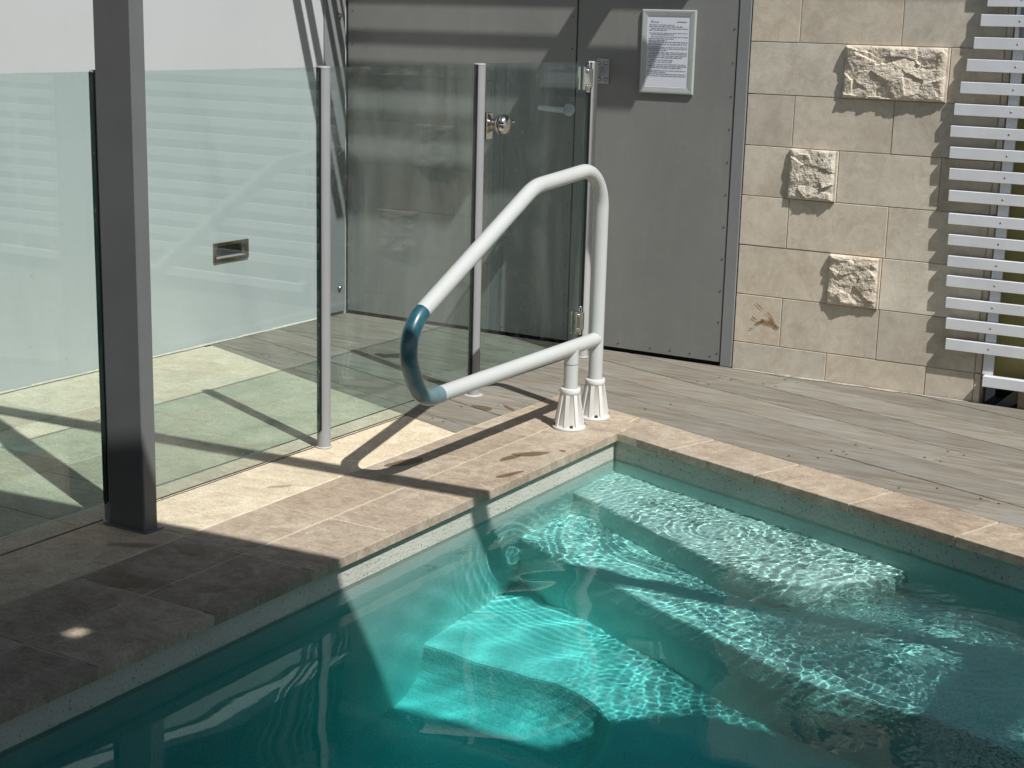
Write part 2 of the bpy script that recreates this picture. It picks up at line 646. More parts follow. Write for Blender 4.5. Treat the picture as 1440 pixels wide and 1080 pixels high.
def ring_wall(poly, z0, z1):
    m = MB()
    n = len(poly)
    for i in range(n):
        a, b = poly[i], poly[(i + 1) % n]
        # subdivided a little so that the plaster has slightly uneven edges
        m.add([(*a, z1), (*b, z1), (*b, z0), (*a, z0)], [(0, 1, 2, 3)])
    return m


parts = []
parts.append(build('pool_wall', ring_wall(POOL, FLOOR, -0.125), M['pool'], pool))
parts.append(build('waterline_band', ring_wall(POOL, -0.125, -0.029), M['poolband'], pool))
f = MB()
f.add([(*p, FLOOR) for p in POOL], [(0, 1, 2, 3)])
parts.append(build('pool_floor', f, M['pool'], pool))


def step(poly_top, z, bulge, name='pool_step', prof=None):
    m = MB()
    n = len(poly_top)
    cx = sum(p[0] for p in poly_top) / n
    cy_ = sum(p[1] for p in poly_top) / n
    rows = []
    for dz, off in prof or ((0.0, 0.0), (-0.006, 0.010), (-0.02, 0.014), (-0.12, 0.02), (FLOOR - z, bulge)):
        r = []
        for i in range(n):
            a, b, c = Vector(poly_top[i - 1]), Vector(poly_top[i]), Vector(poly_top[(i + 1) % n])
            e1, e2 = (b - a).normalized(), (c - b).normalized()
            k = Vector((e1.y, -e1.x)) + Vector((e2.y, -e2.x))
            k = k / max(0.5, k.length_squared / 2)
            q = b + k * off
            r.append((q.x, q.y, z + dz))
        rows.append(r)
    vs = [p for r in rows for p in r]
    m.add(vs, [list(range(n))])
    for k in range(len(rows) - 1):
        m.add(rows[k] + rows[k + 1], [[n + i, n + (i + 1) % n, (i + 1) % n, i] for i in range(n)], 0, k > 0)
    return build(name, m, M['pool'], pool)


def skewstrip(d1, x1=PX1):
    a = (-0.05, back_y(-0.05) + 0.05)
    # front edge: distance d1 from the far wall
    y_l = (-d1 - (-0.05) * math.sin(TH)) / math.cos(TH)
    y_r = (-d1 - (x1 + 0.05) * math.sin(TH)) / math.cos(TH)
    pts = [a, (-0.05, y_l)]
    k = 8
    for i in range(1, k):
        t = i / k
        pts.append((-0.05 + (x1 + 0.1) * t, y_l + (y_r - y_l) * t))
    pts += [(x1 + 0.05, y_r), (x1 + 0.05, back_y(x1 + 0.05) + 0.05)]
    return pts


front = [(0.0, 0.25), (0.22, 0.273), (0.333, 0.294), (0.463, 0.314), (0.643, 0.343), (0.793, 0.37), (0.9, 0.368), (1.01, 0.351), (1.08, 0.31), (1.13, 0.24), (1.165, 0.12), (1.175, -0.04)]
parts.append(step([(-0.05, 0.07), (-0.05, -0.25)] + [sd(a, b) for a, b in front[1:]], -0.25, 0.015))
front = [(0.28, 0.582), (0.55, 0.598), (0.8, 0.612), (1.05, 0.645), (1.3, 0.668), (1.5, 0.64), (1.7, 0.595), (2.2, 0.56), (4.9, 0.56), (4.9, -0.05)]
parts.append(step([(-0.05, 0.07), (-0.05, -0.585)] + [sd(a, b) for a, b in front], -0.44, 0.02))
parts.append(step([(-0.05, 0.02), (-0.05, -1.135), (0.15, -1.135), (0.30, -1.13), (0.42, -1.13), (0.52, -1.15), (0.60, -1.19), (0.66, -1.25), (0.70, -1.34), (0.72, -1.5), (0.73, -2.0), (0.73, -3.8), (4.65, -3.8), (4.65, -1.0)], -0.80, 0.10,
    prof=((0.0, 0.0), (-0.006, 0.010), (-0.02, 0.014), (-0.08, 0.022), (-0.13, 0.035), (-0.17, 0.052), (-0.21, 0.08), (-0.24, 0.115), (-0.26, 0.155), (FLOOR + 0.80, 0.21))))
for o in parts:
    o.cycles.is_caustics_receiver = True

# ------------------------------------------------------------------ water
def waves():
    g = random.Random(11)
    out = []
    for i in range(46):        # short chop near the far steps
        lam = g.uniform(0.017, 0.042)
        a = g.gauss(-0.35, 0.9)
        out.append((2 * math.pi / lam, a, g.uniform(0, 6.28), 0.0075, 'chop'))
    for i in range(26):
        lam = g.uniform(0.10, 0.26)
        a = g.gauss(-0.5, 1.1)
        out.append((2 * math.pi / lam, a, g.uniform(0, 6.28), 0.0058, 'mid'))
    for i in range(12):
        lam = g.uniform(0.35, 0.95)
        a = g.uniform(0, 6.28)
        out.append((2 * math.pi / lam, a, g.uniform(0, 6.28), 0.0034, 'long'))
    return out


def smooth(a, b, x):
    t = np.clip((x - a) / (b - a), 0, 1)
    return t * t * (3 - 2 * t)


xs = np.unique(np.concatenate([np.linspace(-0.004, 1.95, 600), np.linspace(1.95, PX1 + 0.004, 110)]))
vv = np.unique(np.concatenate([np.linspace(0, 0.33, 380), np.linspace(0.33, 0.64, 200), np.linspace(0.64, 1, 50)]))
X, V = np.meshgrid(xs, vv)
YB = -X * math.tan(TH) + 0.004
Y = YB + (PY0 - 0.004 - YB) * V
D = -(X * math.sin(TH) + Y * math.cos(TH))
chop = smooth(0.78, 0.2, D) * (0.35 + 0.65 * smooth(-0.1, 0.35, X)) + 0.8 * smooth(0.6, 1.1, X) * smooth(1.3, 0.4, D)
chop = np.clip(chop, 0.02, 1.35)
patch = 0.5 + 0.5 * np.sin(5.1 * X - 7.3 * Y + 1.0) * np.sin(8.7 * X + 4.9 * Y + 2.2) + 0.25 * np.sin(15 * X - 3 * Y) * np.sin(11 * Y + 4)
chop = chop * (0.35 + 1.0 * np.clip(patch, 0, 1.2))
mid = 0.10 + 0.9 * np.clip(smooth(1.7, 0.5, D), 0, 1)
Z = np.full_like(X, WZ)
edge = np.clip(0.35 + 0.65 * smooth(0, 0.12, X), 0, 1)
for k, a, ph, slope, kind in waves():
    w = np.sin(k * (X * math.cos(a) + Y * math.sin(a)) + ph) * slope / k
    Z += w * {'chop': chop, 'mid': mid, 'long': 1.0}[kind] * edge
rg = random.Random(4)
for cx, cy0, reach in ((0.62, -0.40, 0.42), (1.15, -0.62, 0.36), (0.20, -0.75, 0.22), (1.45, -1.0, 0.4)):
    rr = np.sqrt((X - cx) ** 2 + (Y - cy0) ** 2)
    for i in range(3):
        lam = rg.uniform(0.022, 0.045)
        k = 2 * math.pi / lam
        Z += np.sin(k * rr + rg.uniform(0, 6.28)) * np.exp(-(rr / reach) ** 2) * smooth(0, 0.06, rr) * 0.030 / k * edge
ny, nx = X.shape
co = np.stack([X, Y, Z], -1).reshape(-1, 3)
idx = np.arange(nx * ny).reshape(ny, nx)
quad = np.stack([idx[:-1, :-1], idx[1:, :-1], idx[1:, 1:], idx[:-1, 1:]], -1).reshape(-1, 4)
me = bpy.data.meshes.new('pool_water')
me.vertices.add(len(co))
me.vertices.foreach_set('co', co.ravel())
me.loops.add(quad.size)
me.loops.foreach_set('vertex_index', quad.ravel())
me.polygons.add(len(quad))
me.polygons.foreach_set('loop_start', np.arange(0, quad.size, 4))
me.polygons.foreach_set('loop_total', np.full(len(quad), 4))
me.polygons.foreach_set('use_smooth', np.ones(len(quad), dtype=bool))
me.materials.append(M['water'])
me.update(calc_edges=True)
me.validate()
water = bpy.data.objects.new('pool_water', me)
COL.objects.link(water)
put(water, (0, 0, 0))
water['kind'] = 'structure'
water.cycles.is_caustics_caster = True
wb = MB()
wb.prism([(-0.02, PY0 - 0.02), (PX1 + 0.02, PY0 - 0.02), (PX1 + 0.02, back_y(PX1 + 0.02) + 0.02), (-0.02, 0.02)], FLOOR - 0.02, WZ + 0.012)
build('water_body', wb, M['waterbody'], water)

# ------------------------------------------------------------------ paving round the pool
paving = empty('paving', (-0.4, -1.5, -0.06), kind='structure')
T = 0.028                      # slab thickness
G = 0.0022                     # half joint


def slab(x0, x1, y0, y1, mat, name='paver', top=0.0, poly=None):
    p = poly or [(x0 + G, y0 + G), (x1 - G, y0 + G), (x1 - G, y1 - G), (x0 + G, y1 - G)]
    m = MB()
    m.prism(p, -T, top + rng.uniform(-0.0007, 0.0007), 0, 0.0016)
    return build(name, m, mat, paving)


bed = MB()
bed.prism([(-2.02, -6.2), (-0.02, -6.2), (-0.02, -0.02), (0.05, 0.1), (-0.02, 0.26), (-0.41, 0.36), (-0.43, -0.35), (-2.02, 0.21)], -0.06, -0.0016)
build('paving_bed', bed, M['grout'], paving)
slot = MB()
slot.box(-0.6935, -0.6865, -6.2, -0.22, -0.0016, -0.0008)
build('drain_slot', slot, M['dark'], paving)
jf = MB()
jf.box(-0.20, 0.0145, -6.2, 0.132, -0.0275, -0.0030)
jf.prism([sd(0.02, 0.0145), sd(5.0, 0.0145), sd(5.0, -0.19), sd(0.0, -0.19)], -0.0275, -0.0030)
build('joint_fill', jf, M['grout'], paving)
# two coping rows beside the pool; their far ends are cut along the deck
ROW = [-0.205, 0.018]
joints = [0.137 - 0.3605 * k for k in range(0, 17)]


def deck_cut(poly):
    return clip_half(poly, math.sin(TH), math.cos(TH), 0.198)     # keeps d >= -0.198


for i in range(len(joints) - 1):
    y1, y0 = joints[i], joints[i + 1]
    slab(-0.205, 0.018, y0, y1, M['pave_pink'], 'coping_slab')
    slab(-0.42, -0.205, y0, y1, M['pave_pink'])
    if y1 < -0.34:
        pass
for (a, b, nm) in ((-0.205, -0.02, 'coping_slab'), (-0.42, -0.205, 'paver')):
    p = deck_cut([(a + G, 0.137 + G), (b - G, 0.137 + G), (b - G, 0.5), (a + G, 0.5)])
    slab(0, 0, 0, 0, M['pave_pink'], nm, poly=p)
# corner wedge between the last coping slab and the mitre
slab(0, 0, 0, 0, M['pave_pink'], 'coping_slab', poly=[(-0.018, 0.137 + G), (0.012, 0.137 + G), (0.008, 0.2), (-0.012, 0.2145), (-0.018, 0.2165)])
# cream row between coping and fence, cut at the deck
DL = 0.455                     # deck line: distance from the far edge line


def court_cut(poly):
    return clip_half(poly, math.sin(TH + 0.026), math.cos(TH + 0.026), -0.468)


cj = [-0.2, -0.92, -1.64, -2.36, -3.08, -3.8, -4.5, -5.2, -6.0]
for i in range(len(cj) - 1):
    p = court_cut([(-0.6865, cj[i + 1] + G), (-0.42 - G, cj[i + 1] + G), (-0.42 - G, cj[i] - G), (-0.6865, cj[i] - G)])
    if len(p) > 2:
        slab(0, 0, 0, 0, M['pave_cream'], poly=p)
# courtyard slabs behind the fence
xj = [-2.0, -1.62, -1.16, -0.6915]
for c_ in range(3):
    y = 0.62 - 0.1 * c_
    while y > -6:
        dy = 0.31
        p = court_cut([(xj[c_] + G, y - dy + G), (xj[c_ + 1] - G, y - dy + G), (xj[c_ + 1] - G, y - G), (xj[c_] + G, y - G)])
        if len(p) > 2 and area(p) > 1e-3:
            slab(0, 0, 0, 0, M['pave_court'], poly=p)
        y -= dy
# far coping, following the skew edge
fc = []
s = -0.09
k = 0
while s < 4.6:
    s0, s1 = s + G, s + 0.3605 - G
    d0, d1 = 0.018, -0.196
    q = [sd(s0, d0), sd(s1, d0), sd(s1, d1), sd(s0, d1)]
    if k == 0:
        q = [(0.019, 0.012), sd(s1, d0), sd(s1, d1), (-0.012, 0.2155)]
        q = [(0.02, -0.02), sd(s1, d0), sd(s1, d1), (-0.008, 0.2175), (0.014, 0.136)]
    slab(0, 0, 0, 0, M['pave_pink'], 'coping_slab', poly=q)
    s += 0.3605
    k += 1
bed2 = MB()
bed2.prism([sd(0.0, -0.012), sd(5.2, -0.012), sd(5.2, -0.19), sd(-0.02, -0.19)], -0.06, -0.0016)
build('paving_bed', bed2, M['grout'], paving)
# near and right hand coping of the pool (behind the camera)
for k in range(13):
    slab(-0.2 + 0.36 * k, 0.16 + 0.36 * k, PY0 - 0.3, PY0 + 0.015, M['pave_pink'], 'coping_slab')
for k in range(6):
    y1 = back_y(PX1) - 0.36 * k
    slab(PX1 - 0.015, PX1 + 0.3, y1 - 0.36, y1, M['pave_pink'], 'coping_slab')

# damp marks and grime on the paving
stain = MB()
for (cx, cy_, rx, ry, rot, sid) in ((-0.35, -0.735, 0.065, 0.030, 1.2, 1), (-0.086, -0.425, 0.062, 0.022, 0.75, 2), (-0.115, -0.50, 0.04, 0.017, 1.35, 3), (-0.020, -0.66, 0.05, 0.014, 1.3, 4), (-0.53, 0.0, 0.05, 0.02, -0.15, 5), (-0.455, 0.055, 0.05, 0.008, -0.6, 6), (-0.02, -0.33, 0.012, 0.009, 0, 12)):
    p = blob(cx, cy_, rx, ry, rot, 26, sid)
    stain.add([(x, y, 0.0022) for x, y in p], [list(range(len(p)))])
build('damp_mark', stain, M['wet'], paving, kind='stuff')
stain = MB()
for (cx, cy_, rx, ry, rot, sid) in ((-0.30, -1.98, 0.10, 0.05, 0.3, 7), (-0.50, -1.16, 0.035, 0.012, 0.9, 8), (-0.33, -1.72, 0.05, 0.03, 0, 10), (-0.10, -1.9, 0.05, 0.025, 1, 11), (-0.47, -1.78, 0.06, 0.02, 0.4, 14)):
    p = blob(cx, cy_, rx, ry, rot, 26, sid)
    stain.add([(x, y, 0.0022) for x, y in p], [list(range(len(p)))])
build('damp_mark', stain, M['wet2'], paving, kind='stuff')

# ------------------------------------------------------------------ deck
deck = empty('deck', (0.3, 0.6, -0.06), kind='structure')
sub = MB()
sub.prism([(-2.02, 0.23), (-0.43, -0.345), (-0.43, 0.36), (0.0, 0.22), sd(5.5, -0.21), (5.5, 1.6), (0.9, 1.6), (0.9, 1.17), (-2.02, 1.17)], -0.06, -0.02)
build('deck_frame', sub, M['dark'], deck)
BW = 0.1875
d_edge = [0.561 - BW * k for k in range(20)]
screw = MB()


def screw_at(s, d, keep):
    x, y = sd(s, d)
    if keep(x, y):
        screw.lathe([(0.0001, 0.0005), (0.0043, 0.0012), (0.0001, 0.0014)], (x, y, 0.0), n=8, smooth=False)


def board(poly):
    if len(poly) < 3 or abs(area(poly)) < 2e-4:
        return
    if area(poly) < 0:
        poly = poly[::-1]
    m = MB()
    m.prism(poly, -0.02, rng.uniform(-0.0008, 0.0008), 0, 0.0018)
    build('board', m, M['deck'], deck)


bj = {}
for i in range(len(d_edge) - 1):
    dn, df = d_edge[i], d_edge[i + 1]
    gg = random.Random(100 + i)
    cuts = [-3.2]
    s = -3.2 + gg.uniform(0.6, 2.2)
    while s < 5.6:
        cuts.append(s)
        s += gg.uniform(1.5, 2.4)
    cuts.append(5.8)
    if i == 7:
        cuts = [-3.2, -1.9, -0.33, 1.9, 5.8]
    for a, b in zip(cuts[:-1], cuts[1:]):
        full = [sd(a + 0.001, dn - 0.0024), sd(b - 0.001, dn - 0.0024), sd(b - 0.001, df + 0.0024), sd(a + 0.001, df + 0.0024)]
        full = clip_half(full, -1, 0, -WX - 0.005)
        full = clip_half(full, 1, 0, 5.4)
        full = clip_half(full, 0, 1, DY - 0.004)
        if len(full) < 3:
            continue
        # left of the coping rows
        left = clip_half(full, 1, 0, -0.4225)
        left = clip_half(left, -math.sin(TH + 0.026), -math.cos(TH + 0.026), 0.465) if len(left) > 2 else left
        right = clip_half(full, -1, 0, 0.4225)
        right = clip_half(right, -math.sin(TH), -math.cos(TH), -0.2005) if len(right) > 2 else right
        if dn <= -0.2:
            board(full)
        else:
            board(left)
            board(right)
        for s in (a + 0.03, b - 0.03):
            for d in (dn - 0.03, df + 0.03):
                screw_at(s, d, lambda x, y: -2.0 < x < 3 and y < DY - 0.02 and (x < -0.44 or d < -0.22) and d < 0.44)
for s, d in ((-0.55, -0.24), (-0.50, 0.10), (-0.56, 0.22), (-0.62, 0.30), (-0.16, -0.30), (-0.16, -0.43), (0.62, -0.30), (0.62, -0.43), (0.98, -0.235), (1.05, -0.33), (0.55, -0.24)):
    screw_at(s, d, lambda x, y: True)
build('screw_heads', screw, M['screw'], deck, kind='stuff')
bl = MB()
for (cx, rx, ry, sid) in ((0.05, 0.10, 0.010, 21), (0.25, 0.09, 0.016, 22), (0.40, 0.08, 0.012, 23), (0.55, 0.07, 0.013, 24), (0.75, 0.12, 0.009, 25), (0.15, 0.06, 0.014, 26)):
    p = blob(cx, DY - 0.016, rx, ry, 0, 26, sid)
    bl.add([(x, min(y, DY - 0.002), 0.0022) for x, y in p], [list(range(len(p)))])
build('salt_bloom', bl, M['efflor'], deck, kind='stuff')

# ------------------------------------------------------------------ rendered wall on the left
WTOP = 2.75
rw = empty('rendered_wall', (WX, -1.5, 0), 'smooth white rendered wall along the left, behind the glass fence', 'wall')
WT = 1.432
m = MB()
HY0, HY1, HZ0, HZ1 = 0.283, 0.494, 0.338, 0.413
for (ya, yb, za, zb) in ((-6.5, HY0, -0.06, WT), (HY1, DY + 0.2, -0.06, WT), (HY0, HY1, -0.06, HZ0), (HY0, HY1, HZ1, WT)):
    m.box(WX - 0.2, WX, ya, yb, za, zb)
build('wall_body', m, M['render'], rw)
m = MB()
m.add([(WX + 0.02, -6.5, WT + 0.002), (WX + 0.02, DY - 0.002, WT + 0.002), (WX - 0.03, DY - 0.002, WT + 0.19), (WX - 0.03, -6.5, WT + 0.19), (WX - 0.19, -6.5, WT + 0.002), (WX - 0.19, DY - 0.002, WT + 0.002)],
      [(0, 1, 2, 3), (3, 2, 5, 4), (0, 4, 5, 1), (0, 3, 4), (1, 5, 2)])
build('added_reflector_wedge', m, M['cap'], rw)  # added above the frame: catches sun to brighten the wall's reflection in the water
m = MB()
m.box(WX - 0.19, WX - 0.035, -6.5, DY + 0.2, WT + 0.192, WTOP)
build('added_dark_upper', m, M['column'], rw)  # added out of view, dark so the water mirrors no bright wall here
m = MB()
yy = -3.2
gg = random.Random(5)
while yy < 1.0:
    w = gg.uniform(0.05, 0.16)
    hh = gg.uniform(0.004, 0.008)
    m.add([(WX + 0.002, yy, 0.0), (WX + gg.uniform(0.008, 0.016), yy, 0.002), (WX + gg.uniform(0.008, 0.016), yy + w, 0.002), (WX + 0.002, yy + w, 0.0), (WX + 0.002, yy, hh), (WX + 0.002, yy + w, hh)],
          [(0, 1, 4), (1, 2, 5, 4), (2, 3, 5)])
    yy += w
build('mortar_fillet', m, M['mortar'], rw)
# recessed step light
lt = MB()
fr = 0.011
lt.box(WX - 0.012, WX + 0.008, HY0 - 0.002, HY0 + fr, HZ0 - 0.002, HZ1 + 0.002)
lt.box(WX - 0.012, WX + 0.008, HY1 - fr, HY1 + 0.002, HZ0 - 0.002, HZ1 + 0.002)
lt.box(WX - 0.012, WX + 0.0075, HY0 + fr, HY1 - fr, HZ0 - 0.002, HZ0 + fr)
lt.box(WX - 0.012, WX + 0.0075, HY0 + fr, HY1 - fr, HZ1 - fr, HZ1 + 0.002)
fo = build('wall_light', lt, M['brass'], rw)
lt = MB()
lt.box(WX - 0.06, WX - 0.03, HY0, HY1, HZ0, HZ1)
build('lens', lt, M['lampglass'], fo)
lt = MB()
lt.box(WX - 0.03, WX - 0.002, HY0 + fr, HY1 - fr, HZ0 + fr, HZ0 + fr + 0.003)
build('louvre', lt, M['silver'], fo)
# grey cover strip in the corner, with coach bolts
cs = MB()
cs.box(WX + 0.001, WX + 0.012, 1.02, DY - 0.013, 0.012, WT, 0, 0.002)
cp = build('cover_strip', cs, M['frame'], rw)
for z in (0.124, 0.737, 1.34):
    b = MB()
    b.lathe([(0.012, 0.0), (0.012, 0.003), (0.009, 0.010), (0.004, 0.013)], (WX + 0.012, 1.118, z), 'X', 14)
    build('bolt', b, M['bolt'], cp)

# ------------------------------------------------------------------ grey panel wall with the door
pw = empty('panel_wall', (-1.1, DY, 0), 'grey metal panelled wall with a flush door, behind the handrail', 'wall')
m = MB()
m.box(WX, -0.06, DY + 0.03, DY + 0.2, -0.06, WTOP)
build('wall_backing', m, M['dark'], pw)
m = MB()
m.box(WX + 0.016, -0.848, DY, DY + 0.028, 0.014, 2.2, 0, 0.0015)
dr = build('door', m, M['door'], pw, label='flush grey door leaf behind the fence glass')
m = MB()
m.box(-0.842, -0.1395, DY + 0.001, DY + 0.028, 0.014, 2.2, 0, 0.0015)
pn = build('wall_panel', m, M['door'], pw)
m = MB()
m.box(-0.136, -0.087, DY - 0.003, DY + 0.028, 0.0, WTOP - 0.02, 0, 0.002)
build('door_frame', m, M['frame'], pw)
m = MB()
m.box(WX + 0.016, -0.139, DY + 0.002, DY + 0.028, 2.205, WTOP)
build('head_panel', m, M['door'], pw)
rv = MB()


def rivet(x, z):
    rv.lathe([(0.0033, 0.0), (0.0028, -0.0012), (0.0001, -0.0022)], (x, DY, z), 'Y', 8)


for z in np.arange(0.05, 1.7, 0.128):
    rivet(-0.152, z)
    rivet(-0.865, z + 0.03)
for z in np.arange(0.06, 1.7, 0.145):
    rivet(WX + 0.04, z)
for x in np.arange(-1.95, -0.9, 0.13):
    rivet(x, 0.035)
for x in (-0.75, -0.6, -0.45, -0.36, -0.27, -0.18):
    rivet(x, 0.035)
build('rivets', rv, M['darkbolt'], pw, kind='stuff')
# lever handle on the door
h = MB()
h.lathe([(0.026, 0.0), (0.026, -0.006), (0.024, -0.009)], (-0.868, DY - 0.001, 0.985), 'Y', 24)
h.lathe([(0.011, -0.008), (0.011, -0.045)], (-0.868, DY - 0.001, 0.985), 'Y', 16)
h.tube(rounded([(-0.868, DY - 0.045, 0.985), (-0.90, DY - 0.05, 0.986), (-0.985, DY - 0.05, 0.990)], [0.02], 5), [0.0125] * 7 + [0.011], 14)
build('door_handle', h, M['slat'], dr)
# worn streaks on the panel
# ------------------------------------------------------------------ notice in a silver frame
nt = empty('notice', (-0.432, DY, 1.07), 'silver framed printed notice hung on the grey panel wall', 'notice')
NX0, NX1, NZ0, NZ1 = -0.549, -0.314, 1.070, 1.396
yb, yf = DY - 0.0005, DY - 0.020


def mitre_bar(m, p, q, inw):
    # bevelled frame bar from outer corner p to q, profile running inwards
    pass


fm = MB()
prof = [(0.0, 0.0), (0.0, 0.0065), (0.004, 0.0095), (0.009, 0.0095), (0.025, 0.0065), (0.027, 0.003)]   # inset, height
cn = [(NX0, NZ0, 1, 1), (NX1, NZ0, -1, 1), (NX1, NZ1, -1, -1), (NX0, NZ1, 1, -1)]
vs, fs = [], []
for i_, h_ in prof:
    for x, z, sx, sz in cn:
        vs.append((x + sx * i_, yb - h_, z + sz * i_))
for k in range(len(prof) - 1):
    for i in range(4):
        j = (i + 1) % 4
        fs.append([k * 4 + i, k * 4 + j, (k + 1) * 4 + j, (k + 1) * 4 + i])
fm.add(vs, fs)
build('frame', fm, M['silver'], nt)
pp = MB()
pp.box(NX0 + 0.02, NX1 - 0.02, yb - 0.005, yb - 0.001, NZ0 + 0.02, NZ1 - 0.02)
pa = build('paper', pp, M['paper'], nt)
tx = MB()
gg = random.Random(3)
xl, xr = NX0 + 0.033, NX1 - 0.033


def ink(x0, x1, z0, z1):
    tx.add([(x0, yb - 0.0056, z0), (x1, yb - 0.0056, z0), (x1, yb - 0.0056, z1), (x0, yb - 0.0056, z1)], [(0, 1, 2, 3)])


tx.add([(xl + 0.006, yb - 0.0056, NZ1 - 0.050), (xl + 0.018, yb - 0.0056, NZ1 - 0.050), (xl + 0.012, yb - 0.0056, NZ1 - 0.038)], [(0, 1, 2)])
ink(xl + 0.02, xl + 0.042, NZ1 - 0.050, NZ1 - 0.047)
ink(xr - 0.05, xr - 0.006, NZ1 - 0.048, NZ1 - 0.045)
z = NZ1 - 0.060
row = 0
while z > NZ0 + 0.062:
    hgt = gg.choice([0.0022, 0.0026, 0.0032])
    endx = xr - gg.choice([0.0, 0.0, 0.0, 0.02, 0.06, 0.09])
    x = xl + gg.choice([0.0, 0.0, 0.008, 0.03 if row < 4 else 0.0])
    while x < endx:
        w = gg.uniform(0.006, 0.022)
        ink(x, min(endx, x + w), z, z + hgt)
        x += w + gg.uniform(0.002, 0.0035)
    z -= gg.choice([0.0066, 0.0072, 0.0085, 0.0105])
    row += 1
build('printed_text', tx, M['ink'], pa)

# ------------------------------------------------------------------ sandstone wall
sw = empty('stone_wall', (0.4, DY, 0), 'pale sandstone block wall with three rock faced stones standing proud', 'wall')
m = MB()
m.box(-0.06, 0.880, DY + 0.0045, DY + 0.2, -0.06, 1.498)
build('mortar_core', m, M['mortar'], sw)
XE = 0.905
courses = [
    (-0.02, 0.110, [-0.084, 0.306, 0.698, 0.880, XE]),
    (0.110, 0.304, [-0.084, 0.111, 0.502, 0.880, XE]),
    (0.304, 0.501, [-0.084, 0.293, 0.4985, 0.880, XE]),
    (0.501, 0.695, [-0.084, 0.113, 0.507, 0.880, XE]),
    (0.695, 0.890, [-0.084, 0.106, 0.3005, 0.690, 0.880, XE]),
    (0.890, 1.087, [-0.084, 0.109, 0.498, 0.880, XE]),
    (1.087, 1.284, [-0.084, 0.297, 0.691, 0.880, XE]),
    (1.284, 1.500, [-0.084, 0.113, 0.505, 0.880, XE]),
]


def chipped(x0, x1, z0, z1, y):
    # sawn block: front face with slightly worn arrises
    m = MB()
    m.box(x0, x1, y, y + 0.06, z0, z1, 0, rng.uniform(0.0007, 0.0014))
    return m


def rockface(x0, x1, z0, z1, proud, seed):
    from mathutils import noise as mn
    nx_, nz_ = max(18, int((x1 - x0) / 0.0038)), int((z1 - z0) / 0.0038)
    m = MB()
    vs, fs = [], []
    off = Vector((seed * 7.3, seed * 3.1, 0))
    for j in range(nz_ + 1):
        for i in range(nx_ + 1):
            x = x0 + (x1 - x0) * i / nx_
            z = z0 + (z1 - z0) * j / nz_
            p = Vector((x, z, 0))
            e = min(x - x0, x1 - x - 0.007, z - z0, (z1 - z) * 1.4)
            warp = Vector((mn.noise(p * 11 + off), mn.noise(p * 11 - off), 0)) * 0.02
            pq = p + warp
            # split planes: each cell of the fracture pattern is its own tilted facet
            q = Vector((pq.x * 1.0 + pq.y * 0.5, pq.y * 1.5 - pq.x * 0.25, 0)) * 13 + off
            d_, pt = mn.voronoi(q)
            cell = mn.cell(pt[0] * 3.7 + off)
            tilt = (q - pt[0]).dot(Vector((mn.cell(pt[0] * 5.1), mn.cell(pt[0] * 9.7 + off), 0)))
            r1 = mn.fractal(p * 6 + off, 1.0, 2.0, 3)
            r2 = mn.fractal(p * 60 + off, 0.8, 2.1, 5)
            r3 = mn.fractal(p * 170 - off, 0.7, 2.1, 3)
            hgt = proud * 0.62 + 0.0075 * r1 + 0.0040 * cell + 0.0085 * tilt + 0.0021 * r2 + 0.0011 * r3
            cut = min(1.0, max(0.0, e / (0.014 + 0.010 * (mn.noise(p * 34 + off) + mn.noise(p * 12 - off)))))
            hgt = 0.30 * proud + (hgt - 0.30 * proud) * cut ** 0.55
            if x1 - x < 0.006:
                hgt = 0.35 * proud
            vs.append((x, DY - max(0.004, hgt), z))
    for j in range(nz_):
        for i in range(nx_):
            a = j * (nx_ + 1) + i
            fs.append((a, a + 1, a + nx_ + 2, a + nx_ + 1))
    m.add(vs, fs, 0, False)
    # the sides back to the wall
    ring = [i for i in range(nx_ + 1)] + [j * (nx_ + 1) + nx_ for j in range(1, nz_ + 1)] + [nz_ * (nx_ + 1) + i for i in range(nx_ - 1, -1, -1)] + [j * (nx_ + 1) for j in range(nz_ - 1, 0, -1)]
    n = len(ring)
    sv = [vs[i] for i in ring] + [(vs[i][0], DY + 0.05, vs[i][2]) for i in ring]
    m.add(sv, [(i, n + i, n + (i + 1) % n, (i + 1) % n) for i in range(n)])
    return m


J = 0.0017
ROUGH = {(2, 1): (0.030, 'lowest rock faced stone, nearly square'), (4, 1): (0.030, 'middle rock faced stone, square'), (6, 1): (0.032, 'uppermost rock faced stone, the long one')}
for ci, (z0, z1, xsr) in enumerate(courses):
    for k in range(len(xsr) - 1):
        a, b = xsr[k], xsr[k + 1]
        if (ci, k) in ROUGH:
            proud, lab = ROUGH[(ci, k)]
            o = build('rough_stone', rockface(a + 0.002, b - 0.002, z0 + 0.002, z1 - 0.002, proud, ci + 1), M['rock'], sw, label=lab)
        else:
            build('stone', chipped(a + J, b - J, z0 + J, z1 - J, DY + rng.uniform(-0.0012, 0.0012)), M['stone'], sw)
m = MB()
m.box(-0.086, XE, DY - 0.012, DY + 0.2, 1.503, WTOP)
build('added_dark_upper', m, M['column'], sw)  # added above the frame to keep the right-hand water reflection dark
